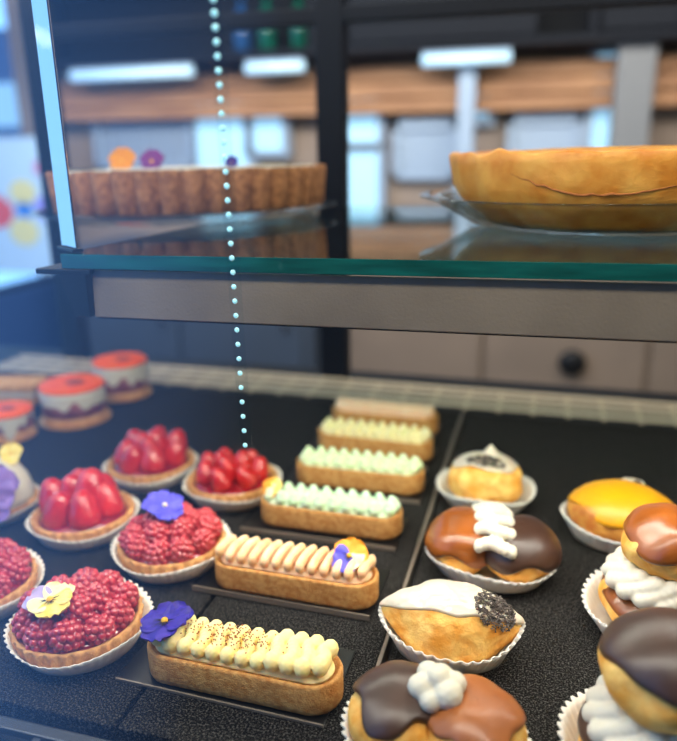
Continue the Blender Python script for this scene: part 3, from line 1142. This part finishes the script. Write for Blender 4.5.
t = thing('cream_dome_tart', 'white cream dome tart with a mauve pansy at the left edge', 'tart', (-.502, .522, .0008))
paper_case(t, .043, .013, -.009, pleats=40, seed=2)
tart_shell(t, .039, .014, 26)
b = MB()
b.sweep(circle(64, .036), [(-.002, .01), (0, .02), (-.003, .034), (-.010, .046), (-.02, .053), (-.03, .055)])
b.build('cream_dome', 'white_cream', t)
pansy(t, (.020, -.028, .036), .05, (R(66), 0, R(32)), ['lilac', 'lilac', 'pale_lilac', 'lilac', 'lilac'], dark=True)
pansy(t, (.016, .012, .0585), .02, (R(50), 0, R(30)), ['yellow_petal'] * 5, dark=False)

# ================================================================== FINGER TARTLETS
fs_ = [(-.1720, .3630, R(-1.2), 'front finger tartlet with speckled yellow cream and a violet pansy', 'shell', 'yellow_cream', 'ribs'),
       (-.1735, .4720, R(-.5), 'finger tartlet with tan toasted cream and an orange lilac pansy', 'shell', 'tan_cream', 'fine'),
       (-.175, .577, R(0), 'mint green finger tartlet with a small orange flower at its left end', 'shell', 'mint_cream', 'dots'),
       (-.170, .668, R(1), 'pale green finger tartlet behind the one with the orange flower', 'shell', 'lime_cream', 'dots'),
       (-.1735, .753, R(-2), 'pale yellow finger tartlet second from the back', 'shell', 'pale_cream', 'dots'),
       (-.179, .831, R(-2), 'rearmost finger tartlet with smooth peach cream', 'shell', 'peach_cream', 'smooth')]
cl = ['black cake card under the front yellow finger tartlet', 'black cake card under the tan cream finger tartlet', 'black cake card under the mint finger tartlet with the orange flower',
      'black cake card under the pale green finger tartlet', 'black cake card under the pale yellow finger tartlet', 'black cake card under the rearmost peach finger tartlet']
fing = []
for i, a in enumerate(fs_):
    fing.append(finger(*a))
    if i == 0:
        card(-.1825, .378, R(-1.5), cl[0], .147, .071)
    elif i == 1:
        card(-.180, .484, R(-.8), cl[1], .147, .068, .0045)
    else:
        card(a[0] - .006, a[1] + .002, a[2], cl[i], .147, .06, .004)
# garnish
t = fing[0]
pansy(t, (-.0545, -.002, .0345), .034, (R(3), R(-8), R(12)), ['violet'] * 5)
b = MB()
rnd = random.Random(3)
for i in range(230):
    x = rnd.gauss(-.004, .019)
    y = rnd.gauss(-.001, .0065)
    if abs(y) > .013 or abs(x) > .045:
        continue
    z = .0295 + .0045 * (1 - (y / .019) ** 2) + .0012
    b.ball((x, y, z), (.0006, .0006, .0005), 1)
s = b.build('cinnamon_specks', 'cinnamon', t)
s['kind'] = 'stuff'
t = fing[1]
pansy(t, (.045, .000, .0355), .026, (R(34), R(10), R(-10)), ['orange_petal', 'orange_petal', 'blue_violet', 'cream_petal', 'blue_violet'])
b = MB()
for i in range(13):
    x = -.0565 + i * .113 / 12 + .0047
    if x > .035:
        continue
    b.tube([(x - .0016, -.011, .0268), (x, -.004, .0322), (x + .0014, .006, .0318)], lambda s_: .0006, 6)
b.build('toasted_lines', mat('toasted', (196, 128, 74), .6), t)
pansy(fing[2], (-.056, -.003, .032), .018, (R(40), 0, R(0)), ['orange_petal', 'yellow_petal', 'orange_petal', 'yellow_petal', 'orange_petal'], dark=False)

# ================================================================== RIGHT TRAY
salambo(-.045, .429, R(2), 'golden choux boat with white icing and sprinkles, nearest the tan tartlet', seed=2, tilt=R(-20))
t = thing('iced_choux', 'golden choux at the back with a white icing peak and dark sprinkles', 'choux pastry', (-.040, .662, .0008), R(-6))
paper_case(t, 0, .019, -.011, pleats=44, outline=lambda n: lemon(.096, .080, n, 1.0), seed=6, wav=.002)
c = (0, 0, .0245)
choux_ball(t, c, (.0375, .034, .024), 'choux', .0035, seed=6)
ic = cap(t, c, (.0382, .0347, .0258), 'icing', 1.0, .14, 3, name='white_icing', seed=4, amp=.001, side=(.32, R(95)))
MB().sweep(circle(20, .010), [(0, 0), (-.003, .004), (-.0065, .008), (-.0092, .0115)]).build('icing_peak', 'icing', t, loc=(.002, .010, .0465))
b = MB()
rnd = random.Random(12)
for i in range(220):
    a, q = rnd.uniform(0, 2 * PI), math.sqrt(rnd.random())
    x, y = .001 + q * .020 * math.cos(a), -.011 + q * .008 * math.sin(a)
    z = .0245 + .0268 * math.sqrt(max(0, 1 - (x / .0382) ** 2 - (y / .0347) ** 2)) + rnd.uniform(0, .001)
    d = Vector((rnd.uniform(-1, 1), rnd.uniform(-1, 1), rnd.uniform(-.4, .4))).normalized() * .0016
    b.tube([Vector((x, y, z)) - d, Vector((x, y, z)) + d], .00045, 5)
q = b.build('chocolate_sprinkles', 'sprinkle', t, smooth=False)
q['kind'] = 'stuff'
duo(-.025, .539, R(-4), 'glossy choux, caramel left and chocolate right, white cream strip between', 'caramel', 'chocolate', 'strip', seed=1, rx=.0315, th0=1.62)
duo(-.041, .334, R(-6), 'front choux, chocolate left and caramel right, white cream knob on top', 'chocolate', 'caramel_satin', 'knob', seed=4, th0=.98)

t = thing('yellow_choux', 'oval choux with shiny yellow glaze on the right', 'choux pastry', (.083, .624, .0008), R(-8))
paper_case(t, 0, .02, -.011, pleats=44, outline=lambda n: lemon(.104, .088, n, 1.0), seed=3, wav=.002)
c = (0, 0, .023)
choux_ball(t, c, (.047, .037, .0255), 'choux_dark', .003, seed=3)
cap(t, c, (.0477, .0376, .0275), 'lemon', 1.3, .15, 4, name='yellow_glaze', seed=2, amp=.001)
b = MB()
b.ball((.006, .020, .0465), (.010, .006, .0035), 3, amp=.002, freq=200)
b.build('cream_fleck', 'icing', t)
MB().ball((.010, .015, .0490), (.004, .003, .002), 2).build('chocolate_fleck', 'chocolate', t)

religieuse(.097, .493, .3, 'two-tier choux with shiny caramel glaze and white cream collar', 'caramel', 2, tR=.0315, top_loc=(.003, 0, .0690))
religieuse(.0785, .353, .0, 'two-tier choux with dark chocolate glaze in the front right corner', 'chocolate', 5, tR=.0365, top_loc=(.003, .006, .0665))

# ================================================================== LIGHT
def area(name, loc, sx, sy, e, colr=(1, .90, .76), rot=(0, 0, 0)):
    l = bpy.data.lights.new(name, 'AREA')
    l.shape = 'RECTANGLE'
    l.size, l.size_y = sx, sy
    l.energy = e
    l.color = colr
    o = bpy.data.objects.new(name, l)
    col.objects.link(o)
    o.location = loc
    o.rotation_euler = rot
    return o


area('case_lamp', (-.15, .25, .66), 1.3, .07, 9, rot=(R(22), 0, 0))
area('rear_case_lamp', (-.25, .93, .66), 1.3, .05, 5.5)  # added fill to brighten the back-left cakes and rear grille
area('shelf_lamp', (.05, .50, .2555 - .03), .75, .02, 2.6, rot=(R(14), 0, 0))
area('shop_lamp', (-.9, 1.5, 1.15), 2.2, .5, 70, (1, .93, .85), rot=(R(74), 0, 0))  # unseen fill added to brighten the shutters and windows on the back wall
area('rear_lamp', (.8, 1.5, 1.15), 1.2, .5, 34, (1, .9, .8), rot=(R(74), 0, 0))  # second unseen fill, added for the right part of the back wall

w = bpy.data.worlds.new('world')
sc.world = w
w.use_nodes = True
nt = w.node_tree
N, L = nt.nodes, nt.links
bg = N['Background']
tc = N.new('ShaderNodeTexCoord')
dp = N.new('ShaderNodeVectorMath')
dp.operation = 'DOT_PRODUCT'
dp.inputs[1].default_value = Vector((-1, .1, .1)).normalized()
L.new(tc.outputs['Generated'], dp.inputs[0])
rp = N.new('ShaderNodeValToRGB')
e = rp.color_ramp.elements
e[0].position = 0.0
e[0].color = (.04, .035, .03, 1)
e[1].position = .75
e[1].color = (.62, 1.25, 2.0, 1)
x = rp.color_ramp.elements.new(.25)
x.color = (.06, .09, .15, 1)
x = rp.color_ramp.elements.new(.56)
x.color = (.38, 1.0, 2.6, 1)
L.new(dp.outputs['Value'], rp.inputs['Fac'])
L.new(rp.outputs['Color'], bg.inputs['Color'])
bg.inputs['Strength'].default_value = 1.0

vs_ = sc.view_settings
sc.display_settings.display_device = 'sRGB'
vs_.view_transform = 'Standard'
vs_.look = 'None'
vs_.gamma = 1
vs_.use_curve_mapping = False
vs_.exposure = 0
